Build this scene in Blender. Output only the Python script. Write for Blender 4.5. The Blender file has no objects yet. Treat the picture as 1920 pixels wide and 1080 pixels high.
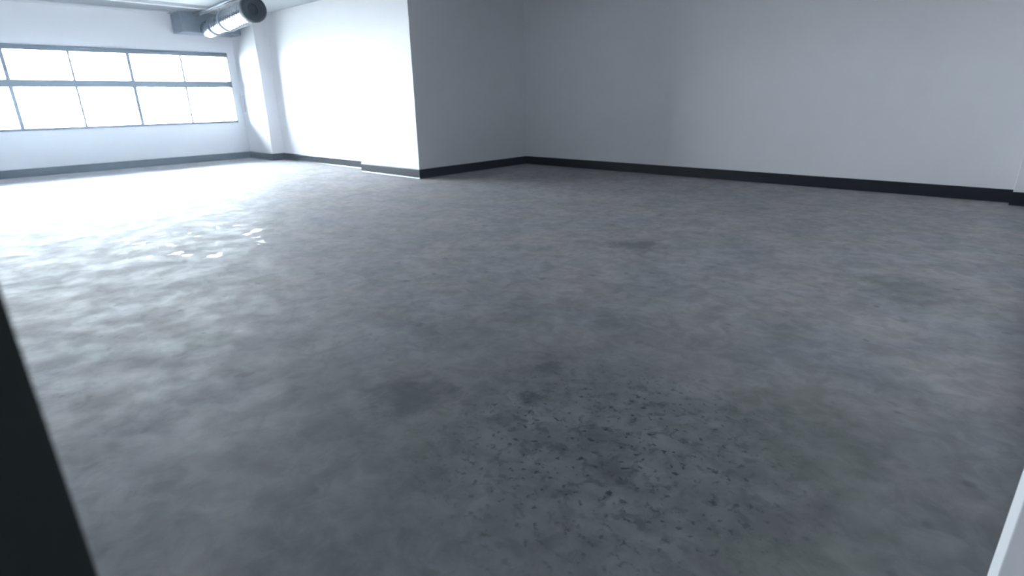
import bpy, bmesh, math, random
from mathutils import Vector, Matrix
random.seed(4)
S = bpy.context.scene
C = S.collection

# ------------------------------------------------------------------ camera
cam_d = bpy.data.cameras.new('camera')
cam = bpy.data.objects.new('camera', cam_d); C.objects.link(cam)
Fv = Vector((-0.6394476, 0.6962686, -0.3260625))
Rv = Vector((0.7404729, 0.6718588, -0.0174795))
Uv = Vector((-0.2068975, 0.2526177, 0.9451866))
cam.matrix_world = Matrix(((Rv.x, Uv.x, -Fv.x, 0), (Rv.y, Uv.y, -Fv.y, 0), (Rv.z, Uv.z, -Fv.z, 1.3476), (0, 0, 0, 1)))
cam_d.sensor_width = 36; cam_d.lens = 36 * 1025.06 / 1920
cam_d.clip_start = 0.02; cam_d.clip_end = 300
cam_d.dof.use_dof = True
cam_d.dof.focus_distance = 2.6
cam_d.dof.aperture_fstop = 3.3
S.camera = cam

# ------------------------------------------------------------------ world / exposure
w = bpy.data.worlds.new('overcast_sky'); S.world = w; w.use_nodes = True
bg = w.node_tree.nodes['Background']
bg.inputs['Color'].default_value = (0.82, 0.908, 1.0, 1)
bg.inputs['Strength'].default_value = 9.0
S.view_settings.view_transform = 'Standard'
S.view_settings.look = 'None'
S.view_settings.gamma = 1
S.view_settings.use_curve_mapping = False
S.view_settings.exposure = 3.27
cy = S.cycles
cy.use_denoising = True
cy.filter_width = 2.4
cy.adaptive_threshold = 0.04
cy.max_bounces = 9; cy.diffuse_bounces = 6; cy.volume_bounces = 0; cy.glossy_bounces = 5; cy.transparent_max_bounces = 12
cy.caustics_reflective = False; cy.caustics_refractive = False
cy.sample_clamp_indirect = 20

# room numbers (metres)
XW = -15.175            # window wall
YC = 6.353              # front of corner pilaster
XP = -13.891            # its free side
Y1 = 6.664              # far bay wall
XC1, XC2, Y2 = -9.947, -8.08, 6.358   # block
Y3 = 9.33               # back wall near bay
XR, Y4 = 0.02, 9.13     # right pilaster
XRW = 0.32              # right wall
YF = -1.0               # wall behind
ZC = 3.343
ZB, ZT = 0.907, 2.56
BB = 0.165

# sky portal over the window strip
pl = bpy.data.lights.new('window_portal', 'AREA'); pl.shape = 'RECTANGLE'
pl.size = 6.8; pl.size_y = 1.7
po = bpy.data.objects.new('window_portal', pl); C.objects.link(po)
po.location = (XW - 0.30, 2.95, (ZB + ZT) / 2)
po.rotation_euler = (math.radians(90), 0, math.radians(-90))
pl.cycles.is_portal = True

# ------------------------------------------------------------------ materials
def mat(name, col, rough=0.6, metal=0.0, spec=0.5, grain=0.0, gscale=40, bump=0.0, bscale=120):
    m = bpy.data.materials.new(name); m.use_nodes = True
    nt = m.node_tree; b = nt.nodes['Principled BSDF']
    b.inputs['Base Color'].default_value = (*col, 1)
    b.inputs['Roughness'].default_value = rough
    b.inputs['Metallic'].default_value = metal
    b.inputs['Specular IOR Level'].default_value = spec
    tc = nt.nodes.new('ShaderNodeNewGeometry')
    if grain:
        n = nt.nodes.new('ShaderNodeTexNoise'); n.inputs['Scale'].default_value = gscale
        n.inputs['Detail'].default_value = 5
        nt.links.new(tc.outputs['Position'], n.inputs['Vector'])
        r = nt.nodes.new('ShaderNodeValToRGB')
        r.color_ramp.elements[0].position = 0.3; r.color_ramp.elements[1].position = 0.7
        r.color_ramp.elements[0].color = tuple(c * (1 - grain) for c in col) + (1,)
        r.color_ramp.elements[1].color = tuple(min(1, c * (1 + grain)) for c in col) + (1,)
        nt.links.new(n.outputs['Fac'], r.inputs['Fac'])
        nt.links.new(r.outputs['Color'], b.inputs['Base Color'])
    if bump:
        n = nt.nodes.new('ShaderNodeTexNoise'); n.inputs['Scale'].default_value = bscale
        n.inputs['Detail'].default_value = 3
        nt.links.new(tc.outputs['Position'], n.inputs['Vector'])
        bp = nt.nodes.new('ShaderNodeBump'); bp.inputs['Strength'].default_value = bump
        bp.inputs['Distance'].default_value = 0.002
        nt.links.new(n.outputs['Fac'], bp.inputs['Height'])
        nt.links.new(bp.outputs['Normal'], b.inputs['Normal'])
    return m

M_wall = mat('white_wall_paint', (0.85, 0.845, 0.865), 0.55, spec=0.4, grain=0.012, gscale=3, bump=0.15)
M_ceil = mat('ceiling_paint', (0.34, 0.36, 0.385), 0.7, grain=0.05, gscale=2)
M_beam = mat('beam_paint', (0.74, 0.76, 0.78), 0.5, grain=0.03)
M_base = mat('black_rubber_base', (0.012, 0.016, 0.024), 0.34, spec=0.5, grain=0.1)
M_frame = mat('dark_window_metal', (0.05, 0.06, 0.08), 0.4, metal=0.3, grain=0.08)
M_door = mat('dark_green_black_paint', (0.010, 0.017, 0.016), 0.55, spec=0.3, grain=0.15, gscale=8, bump=0.1)
M_galv = mat('galvanised_steel', (0.27, 0.29, 0.33), 0.13, metal=1.0, grain=0.12, gscale=9)
M_box = mat('grey_painted_steel', (0.22, 0.26, 0.31), 0.5, metal=0.2, grain=0.08, gscale=6)
M_rub = mat('black_insulation', (0.02, 0.025, 0.035), 0.8, grain=0.2)
M_plate = mat('grey_plastic', (0.72, 0.69, 0.74), 0.5, grain=0.05)
M_ground = mat('outside_ground', (0.45, 0.45, 0.44), 0.9, grain=0.1, gscale=0.5)

def glass_mat():
    m = bpy.data.materials.new('window_glass'); m.use_nodes = True
    nt = m.node_tree; nt.nodes.clear()
    o = nt.nodes.new('ShaderNodeOutputMaterial'); mx = nt.nodes.new('ShaderNodeMixShader')
    t = nt.nodes.new('ShaderNodeBsdfTransparent'); g = nt.nodes.new('ShaderNodeBsdfGlossy')
    f = nt.nodes.new('ShaderNodeFresnel'); f.inputs['IOR'].default_value = 1.45
    t.inputs['Color'].default_value = (0.95, 0.975, 0.97, 1)
    g.inputs['Roughness'].default_value = 0.02
    nt.links.new(f.outputs[0], mx.inputs[0]); nt.links.new(t.outputs[0], mx.inputs[1])
    nt.links.new(g.outputs[0], mx.inputs[2]); nt.links.new(mx.outputs[0], o.inputs['Surface'])
    return m
M_glass = glass_mat()

def floor_mat():
    m = bpy.data.materials.new('worn_concrete'); m.use_nodes = True
    nt = m.node_tree; b = nt.nodes['Principled BSDF']; L = nt.links.new
    geo = nt.nodes.new('ShaderNodeNewGeometry')
    def noise(scale, detail=4, rough=0.55, off=(0, 0, 0), dist=0.0):
        mp = nt.nodes.new('ShaderNodeMapping'); mp.inputs['Location'].default_value = off
        L(geo.outputs['Position'], mp.inputs['Vector'])
        n = nt.nodes.new('ShaderNodeTexNoise'); n.inputs['Scale'].default_value = scale
        n.inputs['Detail'].default_value = detail; n.inputs['Roughness'].default_value = rough
        n.inputs['Distortion'].default_value = dist
        L(mp.outputs[0], n.inputs['Vector']); return n.outputs['Fac']
    def ramp(src, p0, p1, c0, c1):
        r = nt.nodes.new('ShaderNodeValToRGB'); r.color_ramp.interpolation = 'EASE'
        r.color_ramp.elements[0].position = p0; r.color_ramp.elements[1].position = p1
        r.color_ramp.elements[0].color = (*c0, 1); r.color_ramp.elements[1].color = (*c1, 1)
        L(src, r.inputs['Fac']); return r.outputs['Color']
    def mix(kind, fac, a, c):
        x = nt.nodes.new('ShaderNodeMixRGB'); x.blend_type = kind
        if isinstance(fac, float): x.inputs[0].default_value = fac
        else: L(fac, x.inputs[0])
        for k, s in ((1, a), (2, c)):
            if isinstance(s, tuple): x.inputs[k].default_value = (*s, 1)
            else: L(s, x.inputs[k])
        return x.outputs[0]
    def mth(op, a, c):
        x = nt.nodes.new('ShaderNodeMath'); x.operation = op
        for k, s in ((0, a), (1, c)):
            if isinstance(s, (float, int)): x.inputs[k].default_value = s
            else: L(s, x.inputs[k])
        return x.outputs[0]
    G = (1, 1, 1); K = (0, 0, 0)
    # broad warm / cool / greenish patches
    base = mix('MIX', ramp(noise(1.3, 4, off=(3, 1, 0)), 0.35, 0.65, K, G), (0.42, 0.405, 0.432), (0.465, 0.430, 0.424))
    base = mix('MIX', ramp(noise(2.1, 3, off=(9, 4, 0)), 0.5, 0.72, K, (0.7,) * 3), base, (0.39, 0.412, 0.388))
    # cloudy light and dark trowel marks
    base = mix('MULTIPLY', 1.0, base, ramp(noise(2.6, 6, 0.6, (1, 7, 0), 0.4), 0.33, 0.67, (0.88,) * 3, (1.08,) * 3))
    base = mix('MULTIPLY', 1.0, base, ramp(noise(9, 5, 0.6, (5, 2, 0), 0.6), 0.3, 0.7, (0.84,) * 3, (1.10,) * 3))
    # big worn darker zone and scattered stains near the middle of the floor
    vd = nt.nodes.new('ShaderNodeVectorMath'); vd.operation = 'DISTANCE'
    L(geo.outputs['Position'], vd.inputs[0]); vd.inputs[1].default_value = (-1.0, 1.65, 0)
    near = ramp(vd.outputs['Value'], 0.15, 1.0, G, K)
    sp1 = ramp(noise(15, 4, 0.6, (2, 2, 0), 0.5), 0.50, 0.66, K, G)
    sp2 = ramp(noise(30, 3, 0.5, (8, 3, 0)), 0.575, 0.70, K, G)
    # light falloff in the foreground painted in over real wear, with a ragged edge
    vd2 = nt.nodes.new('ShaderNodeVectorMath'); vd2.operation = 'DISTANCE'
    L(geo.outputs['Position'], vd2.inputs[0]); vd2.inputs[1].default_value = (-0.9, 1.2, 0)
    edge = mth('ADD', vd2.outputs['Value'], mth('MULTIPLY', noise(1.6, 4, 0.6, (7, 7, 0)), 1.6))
    wear_and_shade = ramp(mth('DIVIDE', edge, 5.0), 0.20, 0.80, (0.47, 0.505, 0.50), G)
    base = mix('MULTIPLY', 1.0, base, wear_and_shade)
    f1 = mth('MULTIPLY', mth('MULTIPLY', sp1, near), 0.75)
    base = mix('MIX', f1, base, (0.085, 0.097, 0.112))
    f2 = mth('MULTIPLY', mth('MULTIPLY', sp2, mth('ADD', mth('MULTIPLY', near, 0.9), 0.06)), 1.0)
    base = mix('MIX', f2, base, (0.05, 0.056, 0.062))
    # few isolated dark spots and pale scuffs everywhere
    f3 = mth('MULTIPLY', ramp(noise(6.5, 2, 0.5, (13, 5, 0)), 0.66, 0.74, K, G), 0.35)
    base = mix('MIX', f3, base, (0.10, 0.105, 0.11))
    f4 = mth('MULTIPLY', ramp(noise(5.5, 4, 0.6, (21, 15, 0), 0.8), 0.62, 0.72, K, G), 0.30)
    base = mix('MIX', f4, base, (0.25, 0.255, 0.26))
    # single smudges and pale scuffs
    for cx, cy_, rad, col, k in ((-2.56, 4.58, .22, (0.10, 0.12, 0.12), .5), (-1.98, 1.37, .17, (0.07, 0.08, 0.10), .5),
                            (-0.37, 4.65, .30, (0.15, 0.18, 0.17), .5), (-3.76, 0.42, .16, (0.42, 0.45, 0.45), .45),
                            (-1.26, 1.80, .05, (0.27, 0.28, 0.30), .6), (-1.49, 1.74, .06, (0.03, 0.035, 0.04), .5),
                            (-1.62, 2.04, .07, (0.06, 0.07, 0.09), .45), (-1.08, 1.66, .10, (0.05, 0.06, 0.07), .4),
                            (-0.91, 1.55, .07, (0.05, 0.055, 0.05), .45), (-1.45, 1.55, .08, (0.05, 0.055, 0.06), .35),
                            (-2.04, 0.95, .22, (0.08, 0.09, 0.10), .3), (-0.37, 2.19, .25, (0.09, 0.11, 0.11), .3)):
        v = nt.nodes.new('ShaderNodeVectorMath'); v.operation = 'DISTANCE'
        L(geo.outputs['Position'], v.inputs[0]); v.inputs[1].default_value = (cx, cy_, 0)
        q_ = mth('ADD', mth('DIVIDE', v.outputs['Value'], rad * 2.2), mth('MULTIPLY', mth('SUBTRACT', noise(3.2 / rad ** .5, 5, 0.65, (cx * 3, 2, 0)), 0.5), 1.6))
        base = mix('MIX', mth('MULTIPLY', ramp(q_, 0.1, 0.75, G, K), k), base, col)
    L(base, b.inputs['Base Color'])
    rgh = ramp(noise(3.5, 4, 0.6, (4, 9, 0)), 0.3, 0.7, (0.60,) * 3, (0.78,) * 3)
    # small smooth spots in the sealer
    vs_ = nt.nodes.new('ShaderNodeVectorMath'); vs_.operation = 'DISTANCE'
    L(geo.outputs['Position'], vs_.inputs[0]); vs_.inputs[1].default_value = (-6.1, 1.95, 0)
    gl = mth('MULTIPLY', ramp(noise(5.5, 3, 0.6, (31, 7, 0), 0.5), 0.60, 0.66, K, G), ramp(vs_.outputs['Value'], 0.5, 1.5, G, K))
    L(mix('MIX', gl, rgh, (0.24,) * 3), b.inputs['Roughness'])
    b.inputs['Specular IOR Level'].default_value = 0.22
    bp = nt.nodes.new('ShaderNodeBump'); bp.inputs['Strength'].default_value = 0.2; bp.inputs['Distance'].default_value = 0.01
    hh = mth('ADD', mth('MULTIPLY', noise(7, 4, 0.55, (6, 6, 0)), 0.9), mth('MULTIPLY', noise(45, 3), 0.12))
    L(hh, bp.inputs['Height']); L(bp.outputs['Normal'], b.inputs['Normal'])
    return m
M_floor = floor_mat()

# ------------------------------------------------------------------ helpers
def box(bm, x0, x1, y0, y1, z0, z1, bev=0.0):
    vs = [bm.verts.new((x, y, z)) for x in (x0, x1) for y in (y0, y1) for z in (z0, z1)]
    fs = [(0, 1, 3, 2), (4, 6, 7, 5), (0, 4, 5, 1), (2, 3, 7, 6), (0, 2, 6, 4), (1, 5, 7, 3)]
    faces = [bm.faces.new([vs[i] for i in f]) for f in fs]
    if bev:
        es = list({e for f in faces for e in f.edges})
        bmesh.ops.bevel(bm, geom=es, offset=bev, segments=2, affect='EDGES', profile=0.5)

def obj(name, bm, m, parent=None, smooth=False, loc=None):
    bmesh.ops.recalc_face_normals(bm, faces=bm.faces)
    me = bpy.data.meshes.new(name); bm.to_mesh(me); bm.free()
    me.materials.append(m)
    if smooth:
        for p in me.polygons: p.use_smooth = True
    o = bpy.data.objects.new(name, me); C.objects.link(o)
    if loc: o.location = loc
    if parent: o.parent = parent
    return o

def boxobj(name, m, b, parent=None, bev=0.0, smooth=False):
    bm = bmesh.new(); box(bm, *b, bev=bev)
    return obj(name, bm, m, parent, smooth)

def structure(o): o['kind'] = 'structure'; return o

def empty(name, loc=(0, 0, 0), rz=0.0):
    o = bpy.data.objects.new(name, None); C.objects.link(o)
    o.location = loc; o.rotation_euler = (0, 0, rz); o.empty_display_size = 0.2
    return o

def tag(o, label, cat, group=None):
    o['label'] = label; o['category'] = cat
    if group: o['group'] = group
    return o

# a baseboard profile swept along a straight run: flat face, rounded top lip, small flared foot
def skirting(name, p0, p1, nrm, h=BB, t=0.012, parent=None):
    d = Vector(p1) - Vector(p0); n = Vector(nrm)
    prof = [(0, 0), (t * 1.5, 0), (t * 1.35, 0.006), (t, 0.018), (t, h - 0.008), (t * 0.75, h - 0.002), (t * 0.4, h), (0, h)]
    bm = bmesh.new(); rings = []
    for q in (Vector(p0), Vector(p1)):
        rings.append([bm.verts.new((q.x + n.x * a, q.y + n.y * a, z)) for a, z in prof])
    k = len(prof)
    for i in range(k):
        j = (i + 1) % k
        bm.faces.new((rings[0][i], rings[0][j], rings[1][j], rings[1][i]))
    bm.faces.new(rings[0]); bm.faces.new(rings[1][::-1])
    o = obj(name, bm, M_base, parent)
    if not parent: structure(o)
    return o

# ------------------------------------------------------------------ setting
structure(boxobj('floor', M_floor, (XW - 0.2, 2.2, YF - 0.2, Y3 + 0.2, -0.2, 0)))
structure(boxobj('ceiling', M_ceil, (XW - 0.2, 2.2, YF - 0.2, Y3 + 0.2, ZC, ZC + 0.2)))

bm = bmesh.new()
NB = 6
WY0, WY1 = 6.17 - NB * 1.072, 6.17
x0, x1 = XW - 0.2, XW
box(bm, x0, x1, YF, WY0, 0, ZC); box(bm, x0, x1, WY1, Y3 + .2, 0, ZC)
box(bm, x0, x1, WY0, WY1, 0, ZB); box(bm, x0, x1, WY0, WY1, ZT, ZC)
structure(obj('wall_left', bm, M_wall))
structure(boxobj('wall_far', M_wall, (XW, XC1, Y1, Y3 + 0.2, 0, ZC)))
structure(boxobj('wall_back', M_wall, (XC2, 2.0, Y3, Y3 + 0.2, 0, ZC)))
structure(boxobj('wall_front', M_wall, (XW, 2.0, YF - 0.2, YF, 0, ZC)))
# block of wall between the two bays, and the two shallow pilasters
structure(boxobj('wall_block', M_wall, (XC1, XC2, Y2, Y3 + 0.2, 0, ZC), bev=0.004))
structure(boxobj('wall_corner_pilaster', M_wall, (XW, XP, YC, Y1, 0, ZC), bev=0.004))
structure(boxobj('wall_right_pilaster', M_wall, (XR, XRW, Y4, Y3, 0, ZC), bev=0.004))
# right wall with the doorway the picture is taken from
DY0, DY1, DZ = -0.62, 0.34, 2.13
bm = bmesh.new()
box(bm, XRW, XRW + 0.15, YF, DY0, 0, ZC); box(bm, XRW, XRW + 0.15, DY1, Y3, 0, ZC)
box(bm, XRW, XRW + 0.15, DY0, DY1, DZ, ZC)
structure(obj('wall_right', bm, M_wall))
structure(boxobj('wall_corridor', M_wall, (2.0, 2.2, YF - 0.2, Y3 + 0.2, 0, ZC)))
# short white return wall beside the doorway
structure(boxobj('wall_return', M_wall, (0.1415, XRW, 1.30, 1.44, 0, ZC), bev=0.003))

skirting('baseboard_left', (XW, YF, 0), (XW, YC - .018, 0), (1, 0, 0))
skirting('baseboard_corner', (XW, YC, 0), (XP + .012, YC, 0), (0, -1, 0))
skirting('baseboard_corner_side', (XP, YC, 0), (XP, Y1, 0), (1, 0, 0))
skirting('baseboard_far', (XP, Y1, 0), (XC1, Y1, 0), (0, -1, 0))
skirting('baseboard_block', (XC1 - .012, Y2, 0), (XC2 + .012, Y2, 0), (0, -1, 0))
skirting('baseboard_block_side', (XC2, Y2, 0), (XC2, Y3, 0), (1, 0, 0))
skirting('baseboard_back', (XC2, Y3, 0), (XR, Y3, 0), (0, -1, 0))
skirting('baseboard_right_pilaster', (XR - .012, Y4, 0), (XRW, Y4, 0), (0, -1, 0))
skirting('baseboard_right', (XRW, 1.44, 0), (XRW, Y4, 0), (-1, 0, 0))
skirting('baseboard_front', (XW, YF, 0), (XRW, YF, 0), (0, 1, 0))

# thin scatter volume added to imitate veiling lens glare around the windows
hm = bpy.data.materials.new('veiling_glare'); hm.use_nodes = True
hm.node_tree.nodes.clear()
ho = hm.node_tree.nodes.new('ShaderNodeOutputMaterial'); hv = hm.node_tree.nodes.new('ShaderNodeVolumeScatter')
hv.inputs['Color'].default_value = (0.68, 0.82, 1.0, 1); hv.inputs['Density'].default_value = 0.0024; hv.inputs['Anisotropy'].default_value = 0.8
hm.node_tree.links.new(hv.outputs[0], ho.inputs['Volume'])
hz = structure(boxobj('glare_volume', hm, (XW + .01, XRW - .01, YF + .01, Y3 - .01, 0.01, ZC - .06)))

# ceiling edge: pale angle along the window wall and a shallow beam further in
structure(boxobj('trim_1', M_beam, (XW, XW + 0.34, YF, 4.94, ZC - 0.022, ZC), bev=0.004))
bm = bmesh.new()
box(bm, -13.72, -13.56, YF, Y1, ZC - 0.012, ZC); box(bm, -13.66, -13.62, YF, Y1, ZC - 0.05, ZC - 0.012)
structure(obj('trim_2', bm, M_beam))

# ------------------------------------------------------------------ window strip
win = structure(empty('window_1', (XW - 0.06, 0, ZB)))
def wbox(name, m, x0, x1, y0, y1, z0, z1, bev=0.003):
    bm = bmesh.new(); box(bm, x0 + 0.06, x1 + 0.06, y0, y1, z0 - ZB, z1 - ZB, bev=bev)
    return obj(name, bm, m, win)
wbox('head_rail', M_frame, -0.045, 0.02, WY0, WY1, ZT - 0.105, ZT)
wbox('sill_rail', M_frame, -0.045, 0.02, WY0, WY1, ZB, ZB + 0.055)
wbox('transom', M_frame, -0.045, 0.03, WY0, WY1, 1.752, 1.90)
wbox('side_rail', M_frame, -0.045, 0.02, WY1 - 0.02, WY1, ZB + 0.055, ZT - 0.105)
wbox('side_rail', M_frame, -0.045, 0.02, WY0, WY0 + 0.045, ZB + 0.055, ZT - 0.105)
for i in range(1, NB):
    y = WY1 - i * 1.072; hw = 0.036 if i % 2 == 0 else 0.024
    wbox('mullion', M_frame, -0.04, 0.012, y - hw, y + hw, 1.90, ZT - 0.105)
    wbox('mullion', M_frame, -0.04, 0.012, y - hw, y + hw, ZB + 0.055, 1.752)
for i in range(NB):
    y1_, y0_ = WY1 - i * 1.072 - 0.018, WY1 - (i + 1) * 1.072 + 0.018
    if i == 0: y1_ = WY1 - 0.02
    if i == NB - 1: y0_ = WY0 + 0.045
    for za, zb_ in ((1.90, ZT - 0.105), (ZB + 0.055, 1.752)):
        wbox('glass_pane', M_glass, -0.020, -0.014, y0_, y1_, za, zb_, bev=0)
    # inner sash rail under the transom
    wbox('sash_rail', M_frame, -0.03, 0.0, y0_, y1_, 1.735, 1.747)
structure(boxobj('ground_outside', M_ground, (-120, XW - 0.5, -80, 80, -4.6, -4.5)))

# ------------------------------------------------------------------ open door leaf beside the camera
E0 = Vector((-0.372, 0.0195)); Hn = Vector((0.300, -0.60))
dv = (E0 - Hn); Lf = dv.length; ang = math.atan2(dv.y, dv.x)
door = structure(empty('door_1', (Hn.x, Hn.y, 0), ang))
bm = bmesh.new(); box(bm, 0, Lf, 0.0, 0.045, 0.01, DZ - 0.01, bev=0.002)
obj('door_leaf', bm, M_door, door)
for z in (0.25, 1.05, 1.85):
    bm = bmesh.new(); bmesh.ops.create_cone(bm, cap_ends=True, segments=16, radius1=0.008, radius2=0.008, depth=0.1)
    bmesh.ops.translate(bm, verts=bm.verts, vec=(-0.006, 0.03, z))
    obj('hinge', bm, M_galv, door, True)
bm = bmesh.new()
box(bm, XRW - 0.012, XRW + 0.162, DY0, DY0 + 0.03, 0, DZ); box(bm, XRW - 0.012, XRW + 0.162, DY1 - 0.03, DY1, 0, DZ)
box(bm, XRW - 0.012, XRW + 0.162, DY0 + 0.03, DY1 - 0.03, DZ - 0.03, DZ)
structure(obj('trim_3', bm, M_door))

# ------------------------------------------------------------------ ceiling box and round duct
BX1 = -14.6
unit = tag(empty('duct_plenum', ((XW + BX1) / 2, 5.6, 2.93)),
           'blue-grey steel duct box hung under the ceiling in the corner above the window strip', 'duct box')
def ubox(name, m, x0, x1, y0, y1, z0, z1, bev=0.006):
    bm = bmesh.new(); box(bm, x0 - unit.location.x, x1 - unit.location.x, y0 - 5.6, y1 - 5.6, z0 - 2.93, z1 - 2.93, bev=bev)
    return obj(name, bm, m, unit)
ubox('casing', M_box, XW + .001, BX1, 5.06, YC - .001, 2.925, ZC - .001, 0.003)
ubox('edge_flange', M_box, BX1, BX1 + 0.02, 5.06, YC - .001, 2.925, 2.985, 0.003)
ubox('edge_flange', M_box, BX1, BX1 + 0.02, 5.06, 5.10, 2.985, ZC - .001, 0.003)

A = Vector((-11.05, 5.13, 3.005)); B = Vector((BX1 + 0.06, 5.60, 3.0))
ax = (B - A).normalized(); Ld = (B - A).length
duct = tag(empty('spiral_duct', A), 'shiny galvanised round duct with a black open end near the top left corner', 'duct')
duct.rotation_mode = 'QUATERNION'; duct.rotation_quaternion = ax.to_track_quat('Z', 'Y')
def lathe(name, prof, m, parent, seg=40, smooth=True, closed=False):
    bm = bmesh.new(); rings = []
    for r, z in prof:
        rings.append([bm.verts.new((r * math.cos(2 * math.pi * k / seg), r * math.sin(2 * math.pi * k / seg), z)) for k in range(seg)])
    n = len(rings)
    for i in range(n if closed else n - 1):
        a, b_ = rings[i], rings[(i + 1) % n]
        for k in range(seg):
            bm.faces.new((a[k], a[(k + 1) % seg], b_[(k + 1) % seg], b_[k]))
    o = obj(name, bm, m, parent)
    for p in o.data.polygons: p.use_smooth = smooth
    return o
R0 = 0.205
def spiral(z0, z1, r):
    p = [(r, z0)]; z = z0 + 0.10
    while z < z1 - 0.05:
        p += [(r, z - 0.012), (r + 0.006, z - 0.004), (r + 0.006, z + 0.004), (r, z + 0.012)]; z += 0.16
    p += [(r, z1), (r - 0.01, z1), (r - 0.01, z0)]
    return p
lathe('duct_section', spiral(0.10, 1.75, R0), M_galv, duct, closed=True)
lathe('duct_section', spiral(1.87, Ld - 0.02, R0 - 0.03), M_galv, duct, closed=True)
lathe('joint_band', [(R0 - 0.04, 1.74), (R0 + 0.012, 1.74), (R0 + 0.016, 1.76), (R0 + 0.004, 1.86), (R0 - 0.04, 1.88)], M_box, duct, closed=True)
lathe('joint_band', [(R0 - 0.04, 2.75), (R0 - 0.01, 2.75), (R0 - 0.01, 2.82), (R0 - 0.04, 2.82)], M_box, duct, closed=True)
# black end: fat insulated ring with a narrower dark mouth set back
lathe('end_collar', [(0.11, 0.02), (0.13, -0.02), (0.19, -0.03), (0.222, -0.01), (0.226, 0.05), (0.222, 0.16), (0.206, 0.17), (0.11, 0.16)], M_rub, duct, closed=True)
lathe('mouth_disc', [(0.001, 0.10), (0.109, 0.10), (0.109, 0.11), (0.001, 0.11)], M_rub, duct, closed=True)  # black disc standing in for the dark inside of the open duct
# straps
q = duct.rotation_quaternion.inverted()
for s_, rr in ((0.75, R0 + 0.008), (2.3, R0 - 0.022)):
    bm = bmesh.new(); seg = 40; P = []
    for k in range(seg):
        a = 2 * math.pi * k / seg
        P.append([bm.verts.new((rad * math.cos(a), rad * math.sin(a), s_ + dz)) for rad, dz in ((rr, -.012), (rr + .004, -.012), (rr + .004, .012), (rr, .012))])
    for k in range(seg):
        a, b_ = P[k], P[(k + 1) % seg]
        for j in range(4): bm.faces.new((a[j], a[(j + 1) % 4], b_[(j + 1) % 4], b_[j]))
    st = obj('hanger_strap', bm, M_box, duct)
    up = q @ Vector((0, 0, 1)); c0 = Vector((0, 0, s_)) + up * rr
    wz = A.z + (duct.rotation_quaternion @ c0).z
    top = c0 + up * (ZC - wz)
    bm = bmesh.new(); e = bmesh.ops.create_cone(bm, cap_ends=True, segments=10, radius1=.006, radius2=.006, depth=(top - c0).length)
    rot = up.to_track_quat('Z', 'Y').to_matrix()
    bmesh.ops.transform(bm, matrix=Matrix.Translation((c0 + top) / 2) @ rot.to_4x4(), verts=bm.verts)
    obj('hanger_rod', bm, M_box, duct)

# thin conduit on the ceiling beside the duct
def tube(name, p0, p1, r, m, parent=None):
    p0, p1 = Vector(p0), Vector(p1); d = p1 - p0
    bm = bmesh.new(); bmesh.ops.create_cone(bm, cap_ends=True, segments=14, radius1=r, radius2=r, depth=d.length)
    bmesh.ops.transform(bm, matrix=d.to_track_quat('Z', 'Y').to_matrix().to_4x4(), verts=bm.verts)
    return obj(name, bm, m, parent, True, loc=None if parent else (p0 + p1) / 2)
cd = tag(empty('ceiling_conduit', (-12.6, 5.2, ZC)), 'thin dark conduit running along the ceiling above the shiny duct', 'conduit')
def cpt(x, y, z): return (x + 12.6, y - 5.2, z - ZC)
bm = bmesh.new()
for nm, off, rr, m_ in (('pipe', 0.0, 0.026, M_box), ('pipe', 0.10, 0.018, M_beam)):
    a = Vector(cpt(-11.2, 5.16 + off, ZC - 0.035)); b_ = Vector(cpt(BX1 + .01, 5.40 + off, ZC - 0.035))
    bm = bmesh.new(); d = b_ - a
    bmesh.ops.create_cone(bm, cap_ends=True, segments=14, radius1=rr, radius2=rr, depth=d.length)
    bmesh.ops.transform(bm, matrix=Matrix.Translation((a + b_) / 2) @ d.to_track_quat('Z', 'Y').to_matrix().to_4x4(), verts=bm.verts)
    obj(nm, bm, m_, cd, True)

# narrow grey fitting on the corner pilaster beside the window
bx = tag(empty('wall_fitting', (-15.06, YC, 1.16)), 'narrow pale grey upright fitting on the white corner wall beside the window strip', 'wall fitting')
bm = bmesh.new(); box(bm, -0.05, 0.05, -0.03, -0.0005, 0, 0.40, bev=0.008); obj('cover', bm, M_plate, bx)
bm = bmesh.new(); box(bm, -0.03, 0.03, -0.036, -0.03, 0.04, 0.36, bev=0.002); obj('inset_plate', bm, M_plate, bx)
